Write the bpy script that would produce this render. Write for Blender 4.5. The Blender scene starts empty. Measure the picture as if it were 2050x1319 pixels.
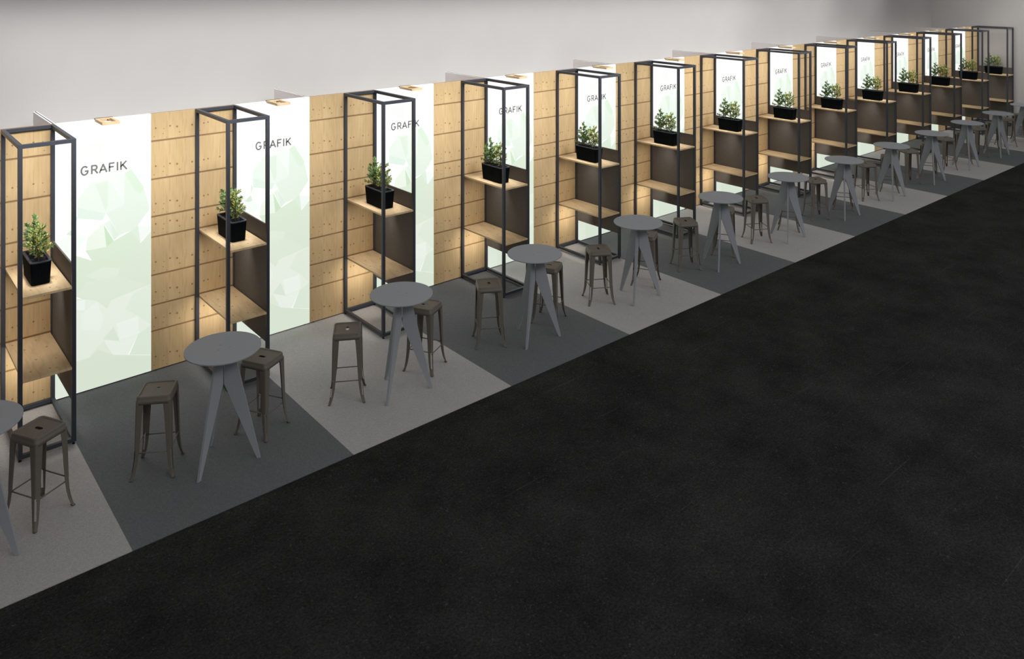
# Row of exhibition booths: timber and backlit graphic wall panels, steel shelf frames, bar tables and stools
import bpy, bmesh, math, random
from mathutils import Vector, Matrix
random.seed(7)
scene = bpy.context.scene
col = scene.collection
PI = math.pi
H = 3.022          # top of the wall panels and of the shelf frames
ZB = 0.022         # panels stand on short feet
PITCH = 2.0        # one booth
N = 14             # booths in view
END_X = 25.04      # end wall of the hall
BACK_Y = 1.43      # back wall of the hall
ORD = ['first', 'second', 'third', 'fourth', 'fifth', 'sixth', 'seventh', 'eighth', 'ninth', 'tenth',
       'eleventh', 'twelfth', 'thirteenth', 'fourteenth']

def lin(c):
    out = []
    for v in c:
        v = v / 255.0
        out.append(v / 12.92 if v <= 0.04045 else ((v + 0.055) / 1.055) ** 2.4)
    return tuple(out)

# ---------------------------------------------------------------- materials
def new_mat(name):
    m = bpy.data.materials.new(name)
    m.use_nodes = True
    nt = m.node_tree
    b = nt.nodes['Principled BSDF']
    return m, nt, b

def nd(nt, t, **kw):
    n = nt.nodes.new(t)
    for k, v in kw.items():
        setattr(n, k, v)
    return n

def ramp(nt, stops):
    r = nd(nt, 'ShaderNodeValToRGB')
    e = r.color_ramp.elements
    while len(e) < len(stops):
        e.new(0.5)
    for el, (p, c) in zip(e, stops):
        el.position = p
        el.color = (c[0], c[1], c[2], 1)
    return r

def paint(name, c, rough=0.5, metal=0.0, spec=0.5, var=0.06, scale=30.0):
    """painted surface with a faint procedural mottling"""
    m, nt, b = new_mat(name)
    tc = nd(nt, 'ShaderNodeTexCoord')
    n = nd(nt, 'ShaderNodeTexNoise')
    n.inputs['Scale'].default_value = scale
    n.inputs['Detail'].default_value = 3
    nt.links.new(tc.outputs['Object'], n.inputs['Vector'])
    lo = [v * (1 - var) for v in c]
    hi = [v * (1 + var) for v in c]
    r = ramp(nt, [(0.3, lo), (0.7, hi)])
    nt.links.new(n.outputs['Fac'], r.inputs['Fac'])
    nt.links.new(r.outputs['Color'], b.inputs['Base Color'])
    b.inputs['Roughness'].default_value = rough
    b.inputs['Metallic'].default_value = metal
    b.inputs['Specular IOR Level'].default_value = spec
    return m

def wood(name, knots, base=(0.625, 0.455, 0.248), grain_u=55.0, grain_v=3.0, rough=0.55):
    """pale spruce ply: streaks along v of the UV map, small brown knots at given places (metres)"""
    m, nt, b = new_mat(name)
    uv = nd(nt, 'ShaderNodeUVMap')
    mp = nd(nt, 'ShaderNodeMapping')
    mp.inputs['Scale'].default_value = (grain_u, grain_v, 1)
    nt.links.new(uv.outputs['UV'], mp.inputs['Vector'])
    n1 = nd(nt, 'ShaderNodeTexNoise')
    n1.inputs['Scale'].default_value = 1.0
    n1.inputs['Detail'].default_value = 4
    n1.inputs['Distortion'].default_value = 0.6
    nt.links.new(mp.outputs['Vector'], n1.inputs['Vector'])
    r1 = ramp(nt, [(0.28, [v * f for v, f in zip(base, (0.86, 0.83, 0.78))]), (0.5, base),
                   (0.75, [v * f for v, f in zip(base, (1.06, 1.05, 1.04))])])
    nt.links.new(n1.outputs['Fac'], r1.inputs['Fac'])
    mp2 = nd(nt, 'ShaderNodeMapping')
    mp2.inputs['Scale'].default_value = (7, 1.6, 1)
    nt.links.new(uv.outputs['UV'], mp2.inputs['Vector'])
    n2 = nd(nt, 'ShaderNodeTexNoise')
    n2.inputs['Scale'].default_value = 1.0
    n2.inputs['Detail'].default_value = 2
    nt.links.new(mp2.outputs['Vector'], n2.inputs['Vector'])
    r2 = ramp(nt, [(0.35, (0.93, 0.91, 0.88)), (0.65, (1.04, 1.04, 1.05))])
    nt.links.new(n2.outputs['Fac'], r2.inputs['Fac'])
    mul = nd(nt, 'ShaderNodeMix', data_type='RGBA', blend_type='MULTIPLY')
    mul.inputs[0].default_value = 1.0
    nt.links.new(r1.outputs['Color'], mul.inputs[6])
    nt.links.new(r2.outputs['Color'], mul.inputs[7])
    # knots: the nearest of a fixed set of points
    prev = None
    for (ku, kv, kr) in knots:
        d = nd(nt, 'ShaderNodeVectorMath', operation='DISTANCE')
        d.inputs[1].default_value = (ku, kv, 0)
        nt.links.new(uv.outputs['UV'], d.inputs[0])
        mr = nd(nt, 'ShaderNodeMapRange')
        mr.inputs['From Min'].default_value = kr * 1.5
        mr.inputs['From Max'].default_value = kr * 0.8
        nt.links.new(d.outputs['Value'], mr.inputs['Value'])
        if prev is None:
            prev = mr.outputs['Result']
        else:
            mx = nd(nt, 'ShaderNodeMath', operation='MAXIMUM')
            nt.links.new(prev, mx.inputs[0])
            nt.links.new(mr.outputs['Result'], mx.inputs[1])
            prev = mx.outputs[0]
    sc = nd(nt, 'ShaderNodeMath', operation='MULTIPLY')
    sc.inputs[1].default_value = 0.85
    nt.links.new(prev, sc.inputs[0])
    kx = nd(nt, 'ShaderNodeMix', data_type='RGBA')
    kx.inputs[7].default_value = (0.23, 0.12, 0.045, 1)
    nt.links.new(sc.outputs[0], kx.inputs[0])
    nt.links.new(mul.outputs[2], kx.inputs[6])
    nt.links.new(kx.outputs[2], b.inputs['Base Color'])
    b.inputs['Roughness'].default_value = rough
    b.inputs['Specular IOR Level'].default_value = 0.3
    return m

def carpet_mat(name, c, var):
    m, nt, b = new_mat(name)
    tc = nd(nt, 'ShaderNodeTexCoord')
    n = nd(nt, 'ShaderNodeTexNoise')
    n.inputs['Scale'].default_value = 95
    n.inputs['Detail'].default_value = 5
    n.inputs['Roughness'].default_value = 0.75
    nt.links.new(tc.outputs['Object'], n.inputs['Vector'])
    r = ramp(nt, [(0.34, [v * (1 - var) for v in c]), (0.66, [v * (1 + var) for v in c])])
    nt.links.new(n.outputs['Fac'], r.inputs['Fac'])
    nt.links.new(r.outputs['Color'], b.inputs['Base Color'])
    b.inputs['Roughness'].default_value = 1.0
    b.inputs['Specular IOR Level'].default_value = 0.0
    bp = nd(nt, 'ShaderNodeBump')
    bp.inputs['Strength'].default_value = 0.25
    bp.inputs['Distance'].default_value = 0.003
    nt.links.new(n.outputs['Fac'], bp.inputs['Height'])
    nt.links.new(bp.outputs['Normal'], b.inputs['Normal'])
    return m

def asphalt_mat():
    m, nt, b = new_mat('dark_aisle_floor')
    tc = nd(nt, 'ShaderNodeTexCoord')
    n1 = nd(nt, 'ShaderNodeTexNoise')
    n1.inputs['Scale'].default_value = 1.1
    n1.inputs['Detail'].default_value = 6
    n1.inputs['Roughness'].default_value = 0.72
    n2 = nd(nt, 'ShaderNodeTexNoise')
    n2.inputs['Scale'].default_value = 48
    n2.inputs['Detail'].default_value = 6
    n2.inputs['Roughness'].default_value = 0.7
    # pale scuff specks
    n3 = nd(nt, 'ShaderNodeTexNoise')
    n3.inputs['Scale'].default_value = 42
    n3.inputs['Detail'].default_value = 2
    n3.inputs['Distortion'].default_value = 1.5
    for n in (n1, n2, n3):
        nt.links.new(tc.outputs['Object'], n.inputs['Vector'])
    a = ramp(nt, [(0.32, (FLOOR * 0.6,) * 3), (0.68, (FLOOR * 1.4,) * 3)])
    nt.links.new(n1.outputs['Fac'], a.inputs['Fac'])
    c = ramp(nt, [(0.33, (0.5,) * 3), (0.67, (1.5,) * 3)])
    nt.links.new(n2.outputs['Fac'], c.inputs['Fac'])
    mul = nd(nt, 'ShaderNodeMix', data_type='RGBA', blend_type='MULTIPLY')
    mul.inputs[0].default_value = 1.0
    nt.links.new(a.outputs['Color'], mul.inputs[6])
    nt.links.new(c.outputs['Color'], mul.inputs[7])
    s = ramp(nt, [(0.62, (0, 0, 0)), (0.76, (FLOOR * 1.9,) * 3)])
    nt.links.new(n3.outputs['Fac'], s.inputs['Fac'])
    add = nd(nt, 'ShaderNodeMix', data_type='RGBA', blend_type='ADD')
    add.inputs[0].default_value = 1.0
    nt.links.new(mul.outputs[2], add.inputs[6])
    nt.links.new(s.outputs['Color'], add.inputs[7])
    prev = add.outputs[2]
    for ang, sx, sy in ((35, 0.5, 34), (-20, 0.7, 46), (80, 0.4, 28)):
        mp = nd(nt, 'ShaderNodeMapping')
        mp.inputs['Rotation'].default_value = (0, 0, math.radians(ang))
        mp.inputs['Scale'].default_value = (sx, sy, 1)
        nt.links.new(tc.outputs['Object'], mp.inputs['Vector'])
        n4 = nd(nt, 'ShaderNodeTexNoise')
        n4.inputs['Scale'].default_value = 1.0
        n4.inputs['Detail'].default_value = 1
        nt.links.new(mp.outputs['Vector'], n4.inputs['Vector'])
        q4 = ramp(nt, [(0.74, (0, 0, 0)), (0.80, (FLOOR * 0.8,) * 3)])
        nt.links.new(n4.outputs['Fac'], q4.inputs['Fac'])
        ad = nd(nt, 'ShaderNodeMix', data_type='RGBA', blend_type='ADD')
        ad.inputs[0].default_value = 1.0
        nt.links.new(prev, ad.inputs[6])
        nt.links.new(q4.outputs['Color'], ad.inputs[7])
        prev = ad.outputs[2]
    nt.links.new(prev, b.inputs['Base Color'])
    b.inputs['Roughness'].default_value = 0.9
    b.inputs['Specular IOR Level'].default_value = 0.04
    return m

def print_mat():
    """translucent print on a light box: lit from behind as well as from the room"""
    m, nt, b = new_mat('backlit_print')
    a = nd(nt, 'ShaderNodeVertexColor', layer_name='Print')
    mul = nd(nt, 'ShaderNodeMix', data_type='RGBA', blend_type='MULTIPLY')
    mul.inputs[0].default_value = 1.0
    mul.inputs[7].default_value = (PRINT_ALB, PRINT_ALB, PRINT_ALB, 1)
    nt.links.new(a.outputs['Color'], mul.inputs[6])
    nt.links.new(mul.outputs[2], b.inputs['Base Color'])
    nt.links.new(a.outputs['Color'], b.inputs['Emission Color'])
    b.inputs['Emission Strength'].default_value = BACKLIGHT
    b.inputs['Roughness'].default_value = 0.8
    b.inputs['Specular IOR Level'].default_value = 0.1
    return m

def leaf_mat():
    m, nt, b = new_mat('evergreen_leaf')
    a = nd(nt, 'ShaderNodeVertexColor', layer_name='Leaf')
    nt.links.new(a.outputs['Color'], b.inputs['Base Color'])
    b.inputs['Roughness'].default_value = 0.55
    b.inputs['Specular IOR Level'].default_value = 0.3
    return m

# tunables
FLOOR = 0.027
PRINT_ALB = 0.20
BACKLIGHT = 0.93
WORLD = 0.22
STRIP_W = 41.0
REAR_W = 43.0
AISLE_FILL_W = 110.0
SPOT_W = 1.0
END_W = 30.0
LOW_W = 1.6
MID_W = 1.25

KNOTS = [(0.051, 0.150, .0085), (0.143, 0.133, .005), (0.212, 0.158, .0085), (0.293, 0.141, .010), (0.323, 0.072, .006),
         (0.134, 0.075, .005), (0.032, 0.052, .005), (0.469, 0.140, .0095), (0.609, 0.144, .008), (0.659, 0.148, .008),
         (0.803, 0.152, .008), (0.890, 0.148, .005), (0.175, 0.028, .004), (0.905, 0.05, .005), (0.56, 0.06, .004)]
SHELF_KNOTS = [(0.09, 0.10, .008), (0.30, 0.12, .007), (0.17, 0.30, .008), (0.36, 0.36, .009), (0.11, 0.52, .008),
               (0.22, 0.61, .009), (0.38, 0.70, .007), (0.13, 0.86, .008), (0.29, 0.90, .008), (0.34, 0.93, .006)]
M = {}
M['ply'] = wood('spruce_ply', KNOTS)
M['shelf'] = wood('shelf_ply', SHELF_KNOTS, base=(0.74, 0.555, 0.335), grain_u=30, grain_v=4)
M['groove'] = paint('groove_brown', (0.30, 0.185, 0.088), 0.8)
M['steel'] = paint('anthracite_steel', (0.050, 0.055, 0.070), 0.45, 0.0, 0.4)
M['board'] = paint('taupe_board', (0.135, 0.122, 0.113), 0.75, 0.0, 0.2)
M['table'] = paint('grey_lacquer', (0.375, 0.39, 0.42), 0.65, 0.0, 0.12, var=0.008)
M['stool'] = paint('bronze_grey_metal', (0.180, 0.157, 0.131), 0.55, 0.1, 0.4, var=0.03)
M['rubber'] = paint('dark_rubber', (0.02, 0.018, 0.016), 0.8)
M['black'] = paint('black_plastic', (0.008, 0.009, 0.011), 0.5)
M['pot'] = paint('black_ribbed_pot', (0.0025, 0.0045, 0.006), 0.55, 0.0, 0.04)
M['pot_rim'] = paint('charcoal_pot_rim', (0.028, 0.031, 0.042), 0.6)
M['soil'] = paint('potting_soil', (0.012, 0.010, 0.008), 0.95, scale=120, var=0.4)
M['stem'] = paint('woody_stem', (0.12, 0.085, 0.045), 0.8)
M['leaf'] = leaf_mat()
M['carpet_light'] = carpet_mat('light_grey_carpet', (0.455, 0.445, 0.445), 0.18)
M['carpet_dark'] = carpet_mat('dark_grey_carpet', (0.158, 0.165, 0.172), 0.2)
M['floor'] = asphalt_mat()
M['plaster'] = paint('hall_plaster', (0.585, 0.572, 0.565), 0.9, 0, 0.1, var=0.012, scale=2)
M['white'] = paint('white_partition', (0.80, 0.75, 0.735), 0.7, 0, 0.2, var=0.01)
M['body'] = paint('white_lightbox_body', (0.75, 0.75, 0.72), 0.6)
M['print'] = print_mat()
M['ink'] = paint('grey_ink', lin((112, 112, 112)), 0.7)

# ---------------------------------------------------------------- mesh helpers
class MB:
    """collects geometry, then links it as ONE mesh object"""
    def __init__(self):
        self.bm = bmesh.new()
        self.uv = self.bm.loops.layers.uv.new('UVMap')
    def face(self, pts, mi=0, uvs=None, smooth=False):
        f = self.bm.faces.new([self.bm.verts.new(p) for p in pts])
        f.material_index = mi
        f.smooth = smooth
        if uvs:
            for l, u in zip(f.loops, uvs):
                l[self.uv].uv = u
        return f
    def box(self, x0, x1, y0, y1, z0, z1, mi=0, uvf=None, bevel=0.0):
        v = [self.bm.verts.new(p) for p in ((x0, y0, z0), (x1, y0, z0), (x1, y1, z0), (x0, y1, z0),
                                            (x0, y0, z1), (x1, y0, z1), (x1, y1, z1), (x0, y1, z1))]
        fs = []
        for q in ((0, 3, 2, 1), (4, 5, 6, 7), (0, 1, 5, 4), (1, 2, 6, 5), (2, 3, 7, 6), (3, 0, 4, 7)):
            f = self.bm.faces.new([v[i] for i in q])
            f.material_index = mi
            fs.append(f)
        if bevel > 0:
            es = list({e for f in fs for e in f.edges})
            r = bmesh.ops.bevel(self.bm, geom=es, offset=bevel, segments=2, affect='EDGES', profile=0.5)
            fs = list({f for vv in r['verts'] for f in vv.link_faces} | {f for f in fs if f.is_valid})
            for f in fs:
                f.material_index = mi
        if uvf:
            for f in fs:
                for l in f.loops:
                    l[self.uv].uv = uvf(l.vert.co)
        return fs
    def loft(self, rings, mi=0, close=True, cap0=False, cap1=False, smooth=True, skip=None):
        vs = [[self.bm.verts.new(p) for p in r] for r in rings]
        n = len(rings[0])
        for i in range(len(vs) - 1):
            for j in range(n if close else n - 1):
                if skip and skip(i, j):
                    continue
                k = (j + 1) % n
                f = self.bm.faces.new([vs[i][j], vs[i][k], vs[i + 1][k], vs[i + 1][j]])
                f.smooth = smooth
                f.material_index = mi
        for c, r in ((cap0, vs[0][::-1]), (cap1, vs[-1])):
            if c:
                f = self.bm.faces.new(r)
                f.material_index = mi
        return vs
    def tube(self, pts, rads, seg=8, mi=0):
        rings = []
        for i, p in enumerate(pts):
            p = Vector(p)
            d = (Vector(pts[min(i + 1, len(pts) - 1)]) - Vector(pts[max(i - 1, 0)])).normalized()
            a = d.orthogonal().normalized()
            if abs(d.z) > 0.95:
                a = (Vector((1, 0, 0)) - d * d.x).normalized()
            b = d.cross(a)
            r = rads[i] if hasattr(rads, '__len__') else rads
            rings.append([p + a * (r * math.cos(2 * PI * j / seg)) + b * (r * math.sin(2 * PI * j / seg)) for j in range(seg)])
        self.loft(rings, mi, True, True, True)
    def disc(self, c, r, z0, z1, seg=64, mi=0, bev=0.0):
        ring = lambda rr, z: [(c[0] + rr * math.cos(2 * PI * j / seg), c[1] + rr * math.sin(2 * PI * j / seg), z) for j in range(seg)]
        self.loft([ring(r - bev, z0), ring(r, z0 + bev), ring(r, z1 - bev), ring(r - bev, z1)], mi, True, True, True, smooth=False)
    def mesh(self, name, mats, fix=True):
        if fix:
            bmesh.ops.recalc_face_normals(self.bm, faces=self.bm.faces[:])
        me = bpy.data.meshes.new(name)
        self.bm.to_mesh(me)
        self.bm.free()
        for m in (mats if isinstance(mats, (list, tuple)) else [mats]):
            me.materials.append(m)
        return me
    def build(self, name, mats, parent=None, fix=True, loc=(0, 0, 0)):
        o = bpy.data.objects.new(name, self.mesh(name, mats, fix))
        col.objects.link(o)
        o.parent = parent
        o.location = loc
        return o

def rrect(hx, hy, r, n=6, z=0.0, cx=0.0, cy=0.0):
    """rounded rectangle ring, 4*(n+1) points"""
    out = []
    for sx, sy, a0 in ((1, 1, 0), (-1, 1, 90), (-1, -1, 180), (1, -1, 270)):
        for i in range(n + 1):
            a = math.radians(a0 + 90.0 * i / n)
            out.append((cx + sx * (hx - r) + r * math.cos(a), cy + sy * (hy - r) + r * math.sin(a), z))
    return out

def thing(name, label, cat, loc=(0, 0, 0), rz=0.0, group=None):
    o = bpy.data.objects.new(name, None)
    o.empty_display_size = 0.1
    col.objects.link(o)
    o.location = loc
    o.rotation_euler = (0, 0, rz)
    o['label'] = label
    o['category'] = cat
    if group:
        o['group'] = group
    return o

def copy_thing(src, loc, rz, label):
    """a thing, its parts and their sub-parts; mesh data shared"""
    r = src.copy()
    col.objects.link(r)
    r.location = loc
    r.rotation_euler = (0, 0, rz)
    r['label'] = label
    for ch in src.children:
        c = ch.copy()
        col.objects.link(c)
        c.parent = r
        for g in ch.children:
            d = g.copy()
            col.objects.link(d)
            d.parent = c
    return r

def structure(name, mb, mat):
    o = mb.build(name, mat)
    o['kind'] = 'structure'
    return o

# ---------------------------------------------------------------- the hall
b = MB(); b.box(-14, END_X, -26, BACK_Y, -0.2, 0.0); structure('floor', b, M['floor'])
b = MB(); b.box(-14, END_X, BACK_Y, BACK_Y + 0.2, -0.2, 7.0); structure('wall_back', b, M['plaster'])
b = MB(); b.box(END_X, END_X + 0.2, -26, BACK_Y + 0.2, -0.2, 7.0); structure('wall_right', b, M['plaster'])

# ---------------------------------------------------------------- carpets (one piece per booth)
CT = 0.006
for k in range(N):
    x0, x1 = 2 * k - 3, 2 * k - 1
    b = MB(); b.box(-1.0, 1.0, -2.962, 0.30, 0.0, CT)
    light = k % 2 == 0
    o = b.build('carpet', M['carpet_light'] if light else M['carpet_dark'])
    o.location = ((x0 + x1) / 2, 0, 0)
    o['label'] = '%s grey carpet square under the %s bar table from the left' % ('light' if light else 'dark', ORD[k])
    o['category'] = 'carpet'
    o['group'] = 'light grey carpet squares' if light else 'dark grey carpet squares'

# ---------------------------------------------------------------- timber wall panels
def feet(root, xs, y, z0, z1, r=0.011):
    for x in xs:
        f = MB()
        f.disc((0, 0), r * 1.5, z0, z0 + 0.006, 16)
        f.disc((0, 0), r * 0.7, z0 + 0.006, z1, 12)
        f.build('foot', M['black'], root, loc=(x, y, 0))

GROOVES = [0.476, 0.779, 1.130, 1.576, 1.814, 2.252, 2.698]
def make_timber_panel():
    root = thing('timber_backdrop', '', 'backdrop', group='timber backdrops')
    b = MB()
    zs = [ZB] + GROOVES + [H]
    g = 0.0105
    for i in range(len(zs) - 1):
        z0 = zs[i] + (g if i else 0)
        z1 = zs[i + 1] - (g if i < len(zs) - 2 else 0)
        zr = zs[i] if i else ZB
        b.box(0.0, 0.997, 0.0, 0.006, z0, z1, 0, uvf=lambda c, zr=zr: (c.x, c.z - zr))
    b.build('cladding_boards', M['ply'], root)
    b = MB(); b.box(0.0, 0.997, 0.006, 0.045, ZB, H)
    b.build('backing_board', M['groove'], root)
    feet(root, (0.06, 0.94), 0.028, CT, ZB)
    return root
proto = make_timber_panel()
for k in range(N):
    lab = 'pale knotty timber backdrop behind the %s shelf frame from the left' % ORD[k]
    if k == 0:
        proto.location = (-2, 0, 0); proto['label'] = lab
    else:
        copy_thing(proto, (2 * k - 2, 0, 0), 0, lab)

# ---------------------------------------------------------------- backlit graphic panels
POLYS = [
((243, 247, 242), [(-0.997, 1.75), (-0.78, 1.80), (-0.78, 1.05), (-0.997, 1.12)]),
((230, 239, 226), [(-0.997, 1.12), (-0.78, 1.30), (-0.78, 0.30), (-0.997, 0.45)]),
((223, 234, 218), [(-0.997, 0.45), (-0.78, 0.385), (-0.78, 0.026), (-0.997, 0.026)]),
((240, 246, 240), [(-0.781, 2.71), (-0.722, 2.749), (-0.514, 2.747), (-0.514, 2.548), (-0.553, 2.541)]) ,
((246, 249, 246), [(-0.887, 2.163), (-0.65, 2.427), (-0.608, 2.409), (-0.852, 2.134)]) ,
((230, 240, 230), [(-0.808, 1.868), (-0.803, 2.005), (-0.772, 1.954)]) ,
((226, 238, 224), [(-0.887, 1.797), (-0.803, 1.862), (-0.784, 1.789), (-0.835, 1.776)]) ,
((236, 243, 236), [(-0.78, 2.161), (-0.626, 2.332), (-0.449, 2.332), (-0.304, 2.058), (-0.299, 2.012), (-0.485, 1.952), (-0.521, 1.881), (-0.775, 1.953)]) ,
((231, 240, 230), [(-0.596, 2.304), (-0.465, 2.31), (-0.465, 2.043), (-0.49, 1.981)]) ,
((231, 241, 233), [(-0.775, 2.068), (-0.485, 1.952), (-0.521, 1.881), (-0.775, 1.953)]) ,
((239, 246, 240), [(-0.465, 2.455), (-0.408, 2.452), (-0.299, 2.372), (-0.299, 2.046), (-0.449, 2.341)]) ,
((233, 241, 232), [(-0.294, 2.372), (-0.22, 2.411), (-0.081, 2.183), (-0.016, 1.913), (-0.145, 1.75), (-0.22, 1.703), (-0.346, 1.678), (-0.439, 1.871), (-0.485, 1.952), (-0.299, 2.012)]) ,
((228, 240, 226), [(-0.288, 2.371), (-0.22, 2.411), (-0.081, 2.177), (-0.113, 2.114), (-0.177, 2.16)]) ,
((240, 247, 242), [(-0.209, 2.398), (-0.003, 2.302), (-0.003, 2.124), (-0.07, 2.158)]) ,
((241, 245, 241), [(-0.145, 1.744), (-0.003, 1.716), (-0.003, 1.647), (-0.122, 1.545)]) ,
((230, 240, 228), [(-0.22, 1.703), (-0.145, 1.75), (-0.119, 1.539)]) ,
((235, 242, 235), [(-0.505, 1.845), (-0.444, 1.872), (-0.403, 1.629)]) ,
((230, 240, 230), [(-0.444, 1.872), (-0.346, 1.678), (-0.403, 1.629)]) ,
((242, 247, 243), [(-0.785, 1.798), (-0.676, 1.72), (-0.785, 1.569)]) ,
((238, 244, 235), [(-0.696, 1.582), (-0.676, 1.72), (-0.516, 1.852), (-0.48, 1.573)]) ,
((220, 235, 215), [(-0.511, 1.84), (-0.403, 1.623), (-0.48, 1.573)]) ,
((228, 238, 224), [(-0.785, 1.542), (-0.631, 1.455), (-0.696, 1.58), (-0.48, 1.573), (-0.403, 1.626), (-0.22, 1.703), (-0.119, 1.539), (-0.003, 1.647), (-0.003, 0.957), (-0.429, 0.875), (-0.48, 0.875), (-0.785, 1.09)]) ,
((223, 234, 218), [(-0.691, 1.296), (-0.521, 1.354), (-0.336, 1.299), (-0.367, 1.217), (-0.551, 1.207)]) ,
((219, 231, 212), [(-0.003, 1.647), (-0.003, 1.054), (-0.07, 1.042), (-0.262, 1.186), (-0.346, 1.279), (-0.119, 1.539)]) ,
((221, 233, 215), [(-0.78, 1.103), (-0.691, 1.223), (-0.449, 1.218), (-0.346, 1.216), (-0.07, 1.045), (-0.429, 0.962), (-0.475, 0.874), (-0.581, 0.991), (-0.701, 1.039)]) ,
((230, 238, 225), [(-0.785, 1.072), (-0.701, 1.039), (-0.581, 0.991), (-0.475, 0.874), (-0.429, 0.962), (-0.003, 1.041), (-0.003, 0.558), (-0.145, 0.495), (-0.252, 0.288), (-0.408, 0.336), (-0.511, 0.528), (-0.661, 0.381), (-0.785, 0.375)]) ,
((224, 235, 220), [(-0.199, 0.975), (-0.003, 1.041), (-0.003, 0.558), (-0.135, 0.697), (-0.283, 0.817)]) ,
((236, 243, 235), [(-0.785, 1.039), (-0.701, 1.034), (-0.701, 0.919), (-0.785, 0.941)]) ,
((233, 241, 230), [(-0.74, 0.886), (-0.581, 0.975), (-0.511, 0.789), (-0.551, 0.646), (-0.74, 0.711)]) ,
((219, 232, 216), [(-0.408, 0.655), (-0.341, 0.471), (-0.516, 0.541)]) ,
((234, 242, 233), [(-0.377, 0.685), (-0.145, 0.7), (-0.129, 0.502), (-0.341, 0.475)]) ,
((233, 241, 231), [(-0.505, 0.527), (-0.341, 0.464), (-0.145, 0.495), (-0.252, 0.286), (-0.408, 0.334)]) ,
((221, 234, 217), [(-0.145, 0.495), (-0.003, 0.558), (-0.003, 0.21), (-0.241, 0.283)]) ,
((224, 235, 218), [(-0.511, 0.528), (-0.408, 0.334), (-0.651, 0.4)]) ,
((219, 231, 213), [(-0.785, 0.375), (-0.661, 0.381), (-0.571, 0.441), (-0.408, 0.334), (-0.003, 0.206), (-0.003, 0.026), (-0.785, 0.026)]) ,
]


def stroke_letters(x0, x1, zb, zt):
    """GRAFIK in thin sans strokes: list of polylines in panel coordinates"""
    W = x1 - x0
    h = zt - zb
    def arc(cx, cz, rx, rz, a0, a1, n=14):
        return [(cx + rx * math.cos(math.radians(a0 + (a1 - a0) * i / n)), cz + rz * math.sin(math.radians(a0 + (a1 - a0) * i / n))) for i in range(n + 1)]
    S = []
    def put(a, b_, polys):
        # a, b_: left and right side of the letter as fractions of the word
        for p in polys:
            S.append([(x0 + W * (a + (b_ - a) * u), zb + v * h) for u, v in p])
    put(0.010, 0.150, [arc(0.5, 0.5, 0.5, 0.52, 47, 335, 24) + [(0.985, 0.44), (0.60, 0.44)]])
    put(0.232, 0.350, [[(0, 0), (0, 1), (0.55, 1)] + arc(0.55, 0.735, 0.36, 0.265, 90, -90, 10) + [(0, 0.47)], [(0.50, 0.47), (1, 0)]])
    put(0.400, 0.550, [[(0.0, 0), (0.5, 1), (1, 0)], [(0.16, 0.31), (0.84, 0.31)]])
    put(0.613, 0.713, [[(0, 0), (0, 1), (1, 1)], [(0, 0.53), (0.82, 0.53)]])
    put(0.783, 0.793, [[(0.5, 0), (0.5, 1)]])
    put(0.866, 0.990, [[(0, 0), (0, 1)], [(0.92, 1), (0, 0.40)], [(0.30, 0.60), (1, 0)]])
    return S

def make_graphic_panel():
    root = thing('graphic_panel', '', 'wall panel', group='backlit graphic panels')
    b = MB(); b.box(-0.999, -0.001, 0.002, 0.045, ZB, H)
    b.build('light_box', M['body'], root)
    b = MB()
    cl = b.bm.loops.layers.float_color.new('Print')
    def poly(pts, c, y):
        f = b.face([(x, y, z) for x, z in pts])
        f.normal_update()
        if f.normal.y > 0:
            f.normal_flip()
        lc = lin(c)
        for l in f.loops:
            l[cl] = (lc[0], lc[1], lc[2], 1)
    poly([(-0.999, ZB), (-0.001, ZB), (-0.001, H), (-0.999, H)], (252, 252, 250), 0.0)
    y = 0.0
    for c, pts in POLYS:
        y -= 0.00012
        m_ = sum(c) / 3.0
        cc = tuple(252 - (252 - (m_ + (v - m_) * 0.88)) * (1.6 if max(p[1] for p in pts) > 1.68 else 1.1) for v in c)
        poly(pts, cc, y)
    b.build('printed_graphic', M['print'], root, fix=False)
    b = MB()
    for pl in stroke_letters(-0.741, -0.265, 2.424, 2.512):
        t = 0.0170
        for i in range(len(pl) - 1):
            a, c = Vector(pl[i]), Vector(pl[i + 1])
            d = (c - a)
            if d.length < 1e-6:
                continue
            d.normalize(); nrm = Vector((-d.y, d.x)) * t / 2
            e = d * (t * 0.28)
            q = [a - e - nrm, c + e - nrm, c + e + nrm, a - e + nrm]
            yy = -0.0050 - 0.00002 * i
            b.face([(p.x, yy, p.y) for p in q])
    for f in b.bm.faces:
        f.normal_update()
        if f.normal.y > 0:
            f.normal_flip()
    b.build('lettering', M['ink'], root, fix=False)
    feet(root, (-0.94, -0.06), 0.028, CT, ZB)
    return root
proto = make_graphic_panel()
for k in range(N - 1):
    lab = 'white backlit panel lettered GRAFIK, right of the %s shelf frame from the left' % ORD[k]
    if k == 0:
        proto['label'] = lab
    else:
        copy_thing(proto, (2 * k, 0, 0), 0, lab)

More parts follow.
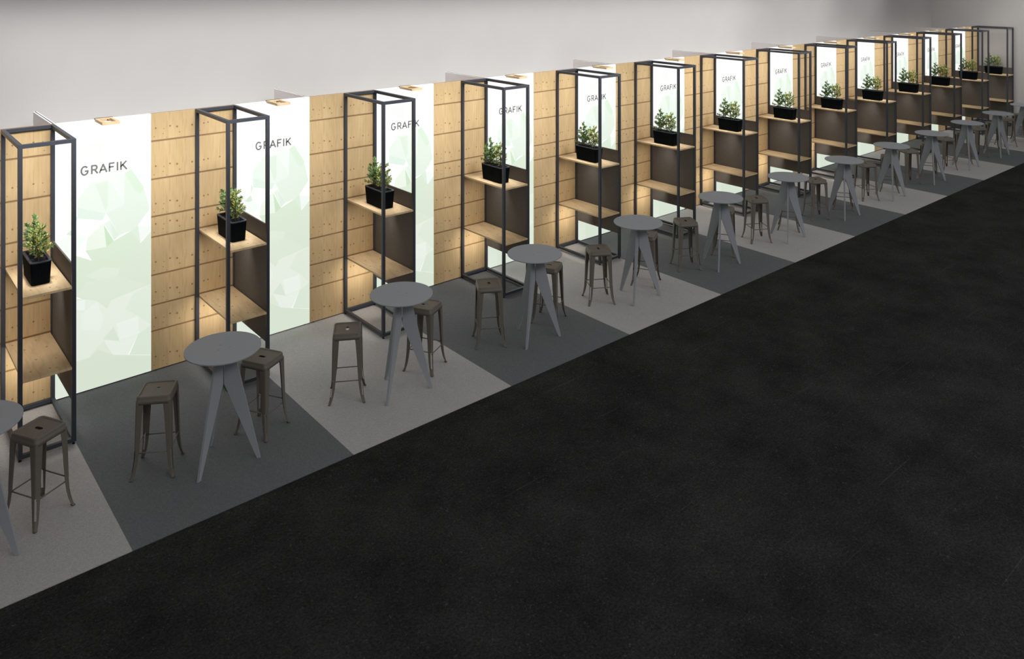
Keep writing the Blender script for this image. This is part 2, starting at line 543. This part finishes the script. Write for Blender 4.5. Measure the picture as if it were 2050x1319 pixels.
# small timber frames jutting out from the top of each graphic panel
def make_bracket():
    root = thing('timber_bracket', '', 'bracket', group='timber brackets on the graphic panels')
    w, d, s, z0, z1 = 0.18, 0.325, 0.034, 3.004, 3.034
    uvf = lambda c: (c.x + 0.33, c.y * 0.4 + 0.2)
    b = MB(); b.box(0, s, -d, 0.0, z0, z1, 0, uvf, 0.0015); b.build('side_bar', M['shelf'], root)
    b = MB(); b.box(w - s, w, -d, 0.0, z0, z1, 0, uvf, 0.0015); b.build('side_bar', M['shelf'], root)
    b = MB(); b.box(s, w - s, -d, -d + s, z0, z1, 0, uvf, 0.0015); b.build('end_bar', M['shelf'], root)
    b = MB(); b.box(s, w - s, -s * 1.4, 0.0, z0, z1, 0, uvf, 0.0015); b.build('end_bar', M['shelf'], root)
    b = MB(); b.box(-0.004, w + 0.004, 0.0, 0.012, H, z1 + 0.004); b.build('mounting_plate', M['steel'], root)
    b = MB(); b.box(w - s - 0.03, w - s, -0.10, -s * 1.4, z0 + 0.006, z0 + 0.02); b.build('clamp', M['groove'], root)
    return root
proto = make_bracket()
for k in range(N - 1):
    lab = 'small open timber bracket atop the %s GRAFIK panel from the left' % ORD[k]
    loc = (2 * k - 0.60, 0, 0)
    if k == 0:
        proto.location = loc; proto['label'] = lab
    else:
        copy_thing(proto, loc, 0, lab)

# white partitions of the stands behind the wall
for i in range(9):
    x = -1 + 3 * i
    root = thing('divider_screen', '', 'partition', (x, 0, 0), group='white partitions behind the wall')
    b = MB(); b.box(-0.02, 0.02, 0.05, 1.075, 0.0, H - 0.004); b.build('screen_board', M['white'], root)
    b = MB(); b.box(-0.006, 0.006, 0.05, 1.07, H - 0.004, H - 0.001); b.build('top_groove', M['steel'], root)
    if i % 2 == 0:
        root['label'] = 'white partition behind the top of the %s shelf frame from the left' % ORD[(3 * i) // 2]
    else:
        root['label'] = 'white partition behind the right edge of the %s GRAFIK panel from the left' % ORD[(3 * i - 1) // 2]

# ---------------------------------------------------------------- shelf frames
FW, FD, T = 0.497, 1.022, 0.038
FZ = 0.03
def make_frame():
    root = thing('shelf_frame', '', 'shelf', group='black steel shelf frames')
    st = M['steel']
    y0 = -0.002
    def part(name, *a):
        b = MB(); b.box(*a, 0, None, 0.0012); return b.build(name, st, root)
    xa, xb = -FW, 0.0
    ya, yb = y0 - FD, y0
    for px in (xa, xb - T):
        for py in (ya, yb - T):
            part('post', px, px + T, py, py + T, FZ, H + 0.002)
    for nm, z0, z1 in (('bottom_rail', FZ, FZ + T), ('top_rail', H + 0.002 - T, H + 0.002)):
        for py in (ya, yb - T):
            part(nm, xa + T, xb - T, py, py + T, z0, z1)
        for px in (xa, xb - T):
            part(nm, px, px + T, ya + T, yb - T, z0, z1)
    for zt in (1.568, 0.772):
        b = MB()
        b.box(xa + T, xb - T, ya, yb, zt - 0.023, zt, 0, lambda c: (c.x + FW, -c.y), 0.001)
        b.build('shelf', M['shelf'], root)
    b = MB(); b.box(xb - 0.026, xb - 0.010, ya + T, yb - T, 0.41, 1.766, 0, None, 0.001)
    b.build('side_panel', M['board'], root)['label'] = 'dark taupe side panel'
    for px in (xa + T / 2, xb - T / 2):
        for py in (ya + T / 2, yb - T / 2):
            f = MB(); f.disc((0, 0), 0.015, CT, CT + 0.007, 16); f.disc((0, 0), 0.007, CT + 0.007, FZ, 12)
            f.build('foot', M['black'], root, loc=(px, py, 0))
    return root
proto = make_frame()
for k in range(N):
    lab = '%s tall black steel shelf frame from the left, with two timber shelves' % ORD[k]
    if k == 13:
        lab = 'rightmost black steel shelf frame with two timber shelves, against the end wall'
    if k == 0:
        proto.location = (-1, 0, 0); proto['label'] = lab
    else:
        copy_thing(proto, (2 * k - 1, 0, 0), 0, lab)

# ---------------------------------------------------------------- planters with evergreen sprigs
def leaf(mb, layer, p, d, up, L, w, c):
    d = d.normalized()
    s = d.cross(up)
    if s.length < 1e-3:
        s = d.orthogonal()
    s = s.normalized() * w / 2
    n = s.cross(d).normalized()
    a, m_, e = p, p + d * L * 0.5 + n * L * 0.06, p + d * L
    for sg in (1, -1):
        f = mb.face([a, m_ + s * sg - n * L * 0.10, e, m_] if sg > 0 else [a, m_, e, m_ + s * sg - n * L * 0.10], 0)
        for l in f.loops:
            l[layer] = (c[0], c[1], c[2], 1)

def shrub(root, x, y, z, h, spread, hue, rnd, nb, tip=0.08):
    g = MB()
    lay = g.bm.loops.layers.float_color.new('Leaf')
    stem = MB()
    bend = Vector((rnd.uniform(-.02, .02), rnd.uniform(-.02, .02), 0))
    axis = lambda t: Vector((x, y, z)) + Vector((0, 0, h * t)) + bend * (t * t)
    stem.tube([axis(i / 5) for i in range(6)], [0.0065 - 0.001 * i for i in range(6)], 6)
    def colour(t):
        k = rnd.random()
        gcol = Vector((0.062, 0.120, 0.036)); ycol = Vector((0.30, 0.27, 0.085)); bcol = Vector((0.05, 0.13, 0.085))
        c = gcol.lerp(ycol, max(0, min(1, hue + rnd.uniform(-.35, .35))))
        if k < 0.2:
            c = bcol
        return c * rnd.uniform(1.6, 3.3)
    def sprig(p0, d, L, n, ls):
        for i in range(n):
            t = (i + rnd.random() * 0.8) / n
            p = p0 + d * (L * t)
            ang = rnd.uniform(0, 2 * PI)
            side = d.orthogonal().normalized()
            side.rotate(Matrix.Rotation(ang, 3, d))
            dd = (d * rnd.uniform(0.5, 1.1) + side * rnd.uniform(0.5, 1.0))
            leaf(g, lay, p, dd, Vector((rnd.uniform(-1, 1), rnd.uniform(-1, 1), 1)), ls * rnd.uniform(0.7, 1.25), ls * 0.42, colour(t))
        for q in range(3):
            leaf(g, lay, p0 + d * L * 0.93, d + Vector((rnd.uniform(-.4, .4), rnd.uniform(-.4, .4), rnd.uniform(-.2, .4))), Vector((0, 0, 1)), ls * 1.15, ls * 0.42, colour(1))
    for i in range(nb):
        t = 0.10 + 0.78 * (i + rnd.random()) / nb
        a = i * 2.4 + rnd.uniform(-.4, .4)
        L = spread * (1.0 - 0.72 * t) * rnd.uniform(0.75, 1.2)
        d = Vector((math.cos(a), math.sin(a), rnd.uniform(0.35, 0.9))).normalized()
        p0 = axis(t)
        stem.tube([p0, p0 + d * L * 0.8], [0.003, 0.0012], 5)
        sprig(p0, d, L, 13 + int(90 * L), 0.036)
        # side shoots
        for q in range(2):
            pm = p0 + d * L * rnd.uniform(0.35, 0.75)
            d2 = (d + Vector((rnd.uniform(-.9, .9), rnd.uniform(-.9, .9), rnd.uniform(0, .9)))).normalized()
            sprig(pm, d2, L * 0.5, 8, 0.030)
    sprig(axis(1 - tip), Vector((0, 0, 1)), h * (tip + 0.02), 12, 0.032)
    f = g.build('foliage', M['leaf'], root, fix=False)
    stem.build('stem', M['stem'], f)
    return f

def make_planter():
    root = thing('planter', '', 'planter', group='planters on the upper shelves')
    b = MB()
    hgt, n = 0.232, 184
    def ring(hx, hy, r, z, amp):
        base = rrect(hx, hy, r, 12)
        # even spacing around the perimeter, then fluted
        pts = [Vector(p) for p in base]; pts.append(pts[0])
        seg = [(pts[i + 1] - pts[i]).length for i in range(len(pts) - 1)]
        tot = sum(seg); out = []
        i, acc = 0, 0.0
        for j in range(n):
            s = tot * j / n
            while acc + seg[i] < s and i < len(seg) - 1:
                acc += seg[i]; i += 1
            p = pts[i].lerp(pts[i + 1], (s - acc) / max(seg[i], 1e-9))
            k = 1.0 if j % 4 in (1, 2) else 0.0
            d = Vector((p.x / hx, p.y / hy, 0)).normalized()
            q = p - d * amp * (1 - k)
            out.append((q.x, q.y, z))
        return out
    b.loft([ring(.081, .218, .030, 0.0, 0), ring(.083, .221, .030, 0.006, .003), ring(.0945, .239, .032, hgt - 0.012, .003),
            ring(.0955, .240, .032, hgt - 0.010, 0)], 0, True, True, False, smooth=False)
    b.build('pot', M['pot'], root)
    b = MB()
    b.loft([rrect(.0955, .240, .032, 8, hgt - 0.010), rrect(.0955, .240, .032, 8, hgt), rrect(.072, .214, .02, 8, hgt),
            rrect(.068, .209, .018, 8, hgt - 0.034)], 0, True, False, False, smooth=False)
    b.box(-.068, .068, -0.078, -0.068, hgt - 0.034, hgt - 0.004)
    b.box(-.068, .068, 0.066, 0.076, hgt - 0.034, hgt - 0.004)
    b.build('rim', M['pot_rim'], root)
    b = MB(); b.face([(p[0], p[1], hgt - 0.03) for p in rrect(.0685, .2095, .018, 8)])
    b.build('soil', M['soil'], root)
    rnd = random.Random(11)
    zt = hgt - 0.032
    # toward the wall is +y
    shrub(root, -0.005, 0.112, zt, 0.40, 0.135, 0.10, rnd, 12, 0.22)
    shrub(root, 0.012, 0.175, zt, 0.21, 0.125, 0.25, rnd, 9, 0.1)
    shrub(root, 0.010, -0.005, zt, 0.33, 0.140, 0.25, rnd, 12, 0.12)
    shrub(root, -0.006, -0.125, zt, 0.36, 0.145, 0.62, rnd, 14, 0.14)
    return root
proto = make_planter()
for k in range(N):
    lab = 'black ribbed planter of evergreen sprigs on the %s shelf frame from the left' % ORD[k]
    if k == 13:
        lab = 'black ribbed planter of evergreen sprigs on the rightmost shelf frame by the end wall'
    loc = (2 * k - 1.262, -0.552, 1.568)
    if k == 0:
        proto.location = loc; proto['label'] = lab
    else:
        copy_thing(proto, loc, 0, lab)

# ---------------------------------------------------------------- bar tables
def make_table():
    root = thing('bar_table', '', 'table', group='round bar tables')
    b = MB(); b.disc((0, 0), 0.349, 1.079, 1.091, 96, 0, 0.0015)
    b.build('tabletop', M['table'], root)
    for a in (-30, -150, 90):
        b = MB()
        prof = [(0.312, CT), (0.345, CT), (0.0955, 1.079), (0.012, 1.079), (0.012, 0.745)]
        t = 0.011
        lo = [Vector((r, -t, z)) for r, z in prof]; hi = [Vector((r, t, z)) for r, z in prof]
        rot = Matrix.Rotation(math.radians(a), 4, 'Z')
        lo = [rot @ p for p in lo]; hi = [rot @ p for p in hi]
        b.loft([lo, hi], 0, True, True, True, smooth=False)
        leg = b.build('leg', M['table'], root)
        f = MB(); f.disc((0, 0), 0.004, 1.0908, 1.0916, 10)
        p = rot @ Vector((0.062, 0, 0))
        f.build('screw', M['black'], root, loc=(p.x, p.y, 0))
        f = MB(); q0, q1 = rot @ Vector((0.035, -t - 0.002, 1.03)), rot @ Vector((0.035, t + 0.002, 1.03))
        f.tube([q0, q1], 0.004, 8)
        f.build('bolt', M['black'], leg)
    return root
proto = make_table()
for k in range(N):
    lab = '%s round grey bar table from the left, on three blade legs' % ORD[k]
    if k == 0:
        lab = 'round grey bar table cut off by the left edge of the photo'
    if k == 13:
        lab = 'round grey bar table cut off by the right edge, nearest the end wall'
    loc = (2 * k - 2, -2.249, 0)
    if k == 0:
        proto.location = loc; proto['label'] = lab
    else:
        copy_thing(proto, loc, 0, lab)

# ---------------------------------------------------------------- metal bar stools
def make_stool():
    root = thing('bar_stool', '', 'stool', group='metal bar stools')
    SZ = 0.752
    n = 8
    rings = [rrect(.1560, .1560, .034, n, SZ - .072), rrect(.1555, .1555, .034, n, SZ - .040), rrect(.1530, .1530, .034, n, SZ - .038),
             rrect(.1520, .1520, .034, n, SZ - .012), rrect(.1485, .1485, .034, n, SZ - .003), rrect(.1440, .1440, .032, n, SZ),
             rrect(.1345, .1345, .028, n, SZ - .001), rrect(.1300, .1300, .025, n, SZ - .005), rrect(.1270, .1270, .023, n, SZ - .0095),
             rrect(.017, .042, .0165, n, SZ - .0095), rrect(.017, .042, .0165, n, SZ - .013),
             rrect(.1290, .1290, .025, n, SZ - .013), rrect(.1490, .1490, .032, n, SZ - .016), rrect(.1530, .1530, .032, n, SZ - .072)]
    b = MB()
    vs = b.loft(rings, 0, True, False, False, smooth=True)
    for f in b.bm.faces:
        if all(abs(v.co.x) < .1301 and abs(v.co.y) < .1301 for v in f.verts):
            f.smooth = False
    for j in range(len(rings[0])):
        k = (j + 1) % len(rings[0])
        b.bm.faces.new([vs[-1][j], vs[-1][k], vs[0][k], vs[0][j]])
    b.build('seat', M['stool'], root)
    # z, half side of the leg corner, flange width
    prof = [(SZ - .045, .1545, .072), (0.60, .1572, .062), (0.45, .1602, .054), (0.275, .1640, .046), (0.26, .1644, .0455),
            (0.16, .1700, .040), (0.10, .1770, .036), (0.085, .1792, .035), (0.045, .1865, .030), (0.020, .1935, .027)]
    for sx, sy in ((1, 1), (-1, 1), (-1, -1), (1, -1)):
        b = MB()
        bev, th = 0.013, 0.0035
        rr = []
        for z, a, w in prof:
            q = [(0, -w), (0, -bev), (-bev * .3, -bev * .3), (-bev, 0), (-w, 0), (-w, -th), (-bev - th * .6, -th), (-bev * .3 - th, -bev * .3 - th), (-th, -bev - th * .6), (-th, -w)]
            rr.append([(sx * (a + u), sy * (a + v), z) for u, v in q])
        b.loft(rr, 0, True, True, True, smooth=False, skip=lambda i, j: 4 <= i <= 6 and j in (1, 2, 6, 7))
        # toe
        b2 = prof[-1]
        b.loft([[(sx * (b2[1] + u), sy * (b2[1] + v), 0.020) for u, v in ((0, -.027), (0, 0), (-.027, 0), (-.027, -.027))],
                [(sx * (b2[1] + .004 + u), sy * (b2[1] + .004 + v), 0.008) for u, v in ((0, -.024), (0, 0), (-.024, 0), (-.024, -.024))]], 0, True, True, True, smooth=False)
        leg = b.build('leg', M['stool'], root)
        f = MB(); f.box(sx * .1725, sx * .1980, sy * .1725, sy * .1980, CT, 0.0105, 0, None, 0.0015)
        f.build('rubber_foot', M['rubber'], leg)
    a = .157
    for s in (1, -1):
        b = MB(); b.tube([(-a + .01, s * a, 0.240), (a - .01, s * a, 0.240)], 0.0058, 8); b.build('footrest_bar', M['stool'], root)
        b = MB(); b.tube([(s * a, -a + .01, 0.262), (s * a, a - .01, 0.262)], 0.0058, 8); b.build('footrest_bar', M['stool'], root)
    return root
proto = make_stool()
first = True
for k in range(N):
    for side, dx, dy, rz in (('left', -0.505, -1.945, math.radians(-31)), ('right', 0.513, -1.962, math.radians(29))):
        if (k == 0 and side == 'left') or (k == 13 and side == 'right'):
            continue
        if k == 13:
            lab = 'bronze metal bar stool left of the bar table cut off by the right edge'
        elif k == 0:
            lab = 'bronze metal bar stool right of the bar table cut off by the left edge'
        else:
            lab = 'bronze metal bar stool %s of the %s bar table from the left' % (side, ORD[k])
        loc = (2 * k - 2 + dx, dy, 0)
        if first:
            proto.location = loc; proto.rotation_euler = (0, 0, rz); proto['label'] = lab; first = False
        else:
            copy_thing(proto, loc, rz, lab)

# ---------------------------------------------------------------- light
w = bpy.data.worlds.new('hall_ambience'); scene.world = w; w.use_nodes = True
bg = w.node_tree.nodes['Background']
bg.inputs['Color'].default_value = (1.0, 0.995, 0.99, 1)
bg.inputs['Strength'].default_value = WORLD

def area(name, loc, sx, sy, watts, color=(1, 1, 1), rot=(0, 0, 0), spread=180):
    l = bpy.data.lights.new(name, 'AREA'); l.shape = 'RECTANGLE'; l.size = sx; l.size_y = sy
    l.energy = watts; l.color = color; l.spread = math.radians(spread)
    o = bpy.data.objects.new(name, l); col.objects.link(o); o.location = loc; o.rotation_euler = rot
    return o
for x, f in ((-0.5, 1.0), (5.5, 1.0), (11.5, 1.0), (17.5, 0.9), (22.8, 0.5)):
    area('wall_wash_light', (x, -3.0, 4.85), 5.6, 0.8, STRIP_W * f, (1.0, 0.985, 0.96), (math.radians(50.5), 0, 0), 41)
# soft front fill added high over the aisle, tilted to the row of booths
for x in (1.0, 9.0, 17.0):
    area('aisle_front_fill', (x, -11.5, 7.5), 7.0, 2.0, AISLE_FILL_W, (1.0, 1.0, 1.0), (math.radians(52), 0, 0), 150)
# lamps over the stands behind the wall
for x, ln, f in ((6.25, 16.5, 3.6), (16.5, 4.0, 0.6), (20.0, 3.0, 0.2)):
    area('rear_stand_light', (x, 0.35, 5.0), ln, 0.5, REAR_W * f, (1.0, 0.99, 0.985), (math.radians(17), 0, 0), 90)
area('end_wall_fill', (21.0, -2.2, 5.4), 2.0, 4.0, END_W, (1.0, 0.96, 0.92), (0, math.radians(-52), 0), 95)  # extra fill, added to brighten the end wall
# strip lights under the shelves, aimed at the timber wall
for k in range(N):
    f = 1.0 if k < 10 else 1.0 - 0.16 * (k - 9)
    area('shelf_top_fill', (2 * k - 1.24, -0.60, 4.9), 0.25, 0.55, SPOT_W * f, (1.0, 0.985, 0.96), (0, 0, 0), 13)  # narrow fill from above, added to brighten the shelf tops
    area('under_shelf_light', (2 * k - 1.29, -0.42, 0.742), 0.34, 0.012, LOW_W * f, (1.0, 0.94, 0.85), (math.radians(48), 0, 0), 110)
    area('under_shelf_light', (2 * k - 1.29, -0.55, 1.538), 0.30, 0.012, MID_W * f, (1.0, 0.94, 0.85), (math.radians(30), 0, 0), 120)

# ---------------------------------------------------------------- camera
cam = bpy.data.cameras.new('camera'); co = bpy.data.objects.new('camera', cam); col.objects.link(co)
co.location = (-2.857, -9.868, 4.6465)
co.rotation_euler = (PI / 2, 0, -0.70449)
cam.sensor_width = 36.0
cam.lens = 1605.95 * 36.0 / 2050.0
cam.shift_y = -(659.5 + 50.68) / 2050.0
cam.clip_end = 200
scene.camera = co

vs = scene.view_settings
vs.view_transform = 'Standard'; vs.look = 'None'; vs.gamma = 1.0; vs.use_curve_mapping = False
vs.exposure = 0.0
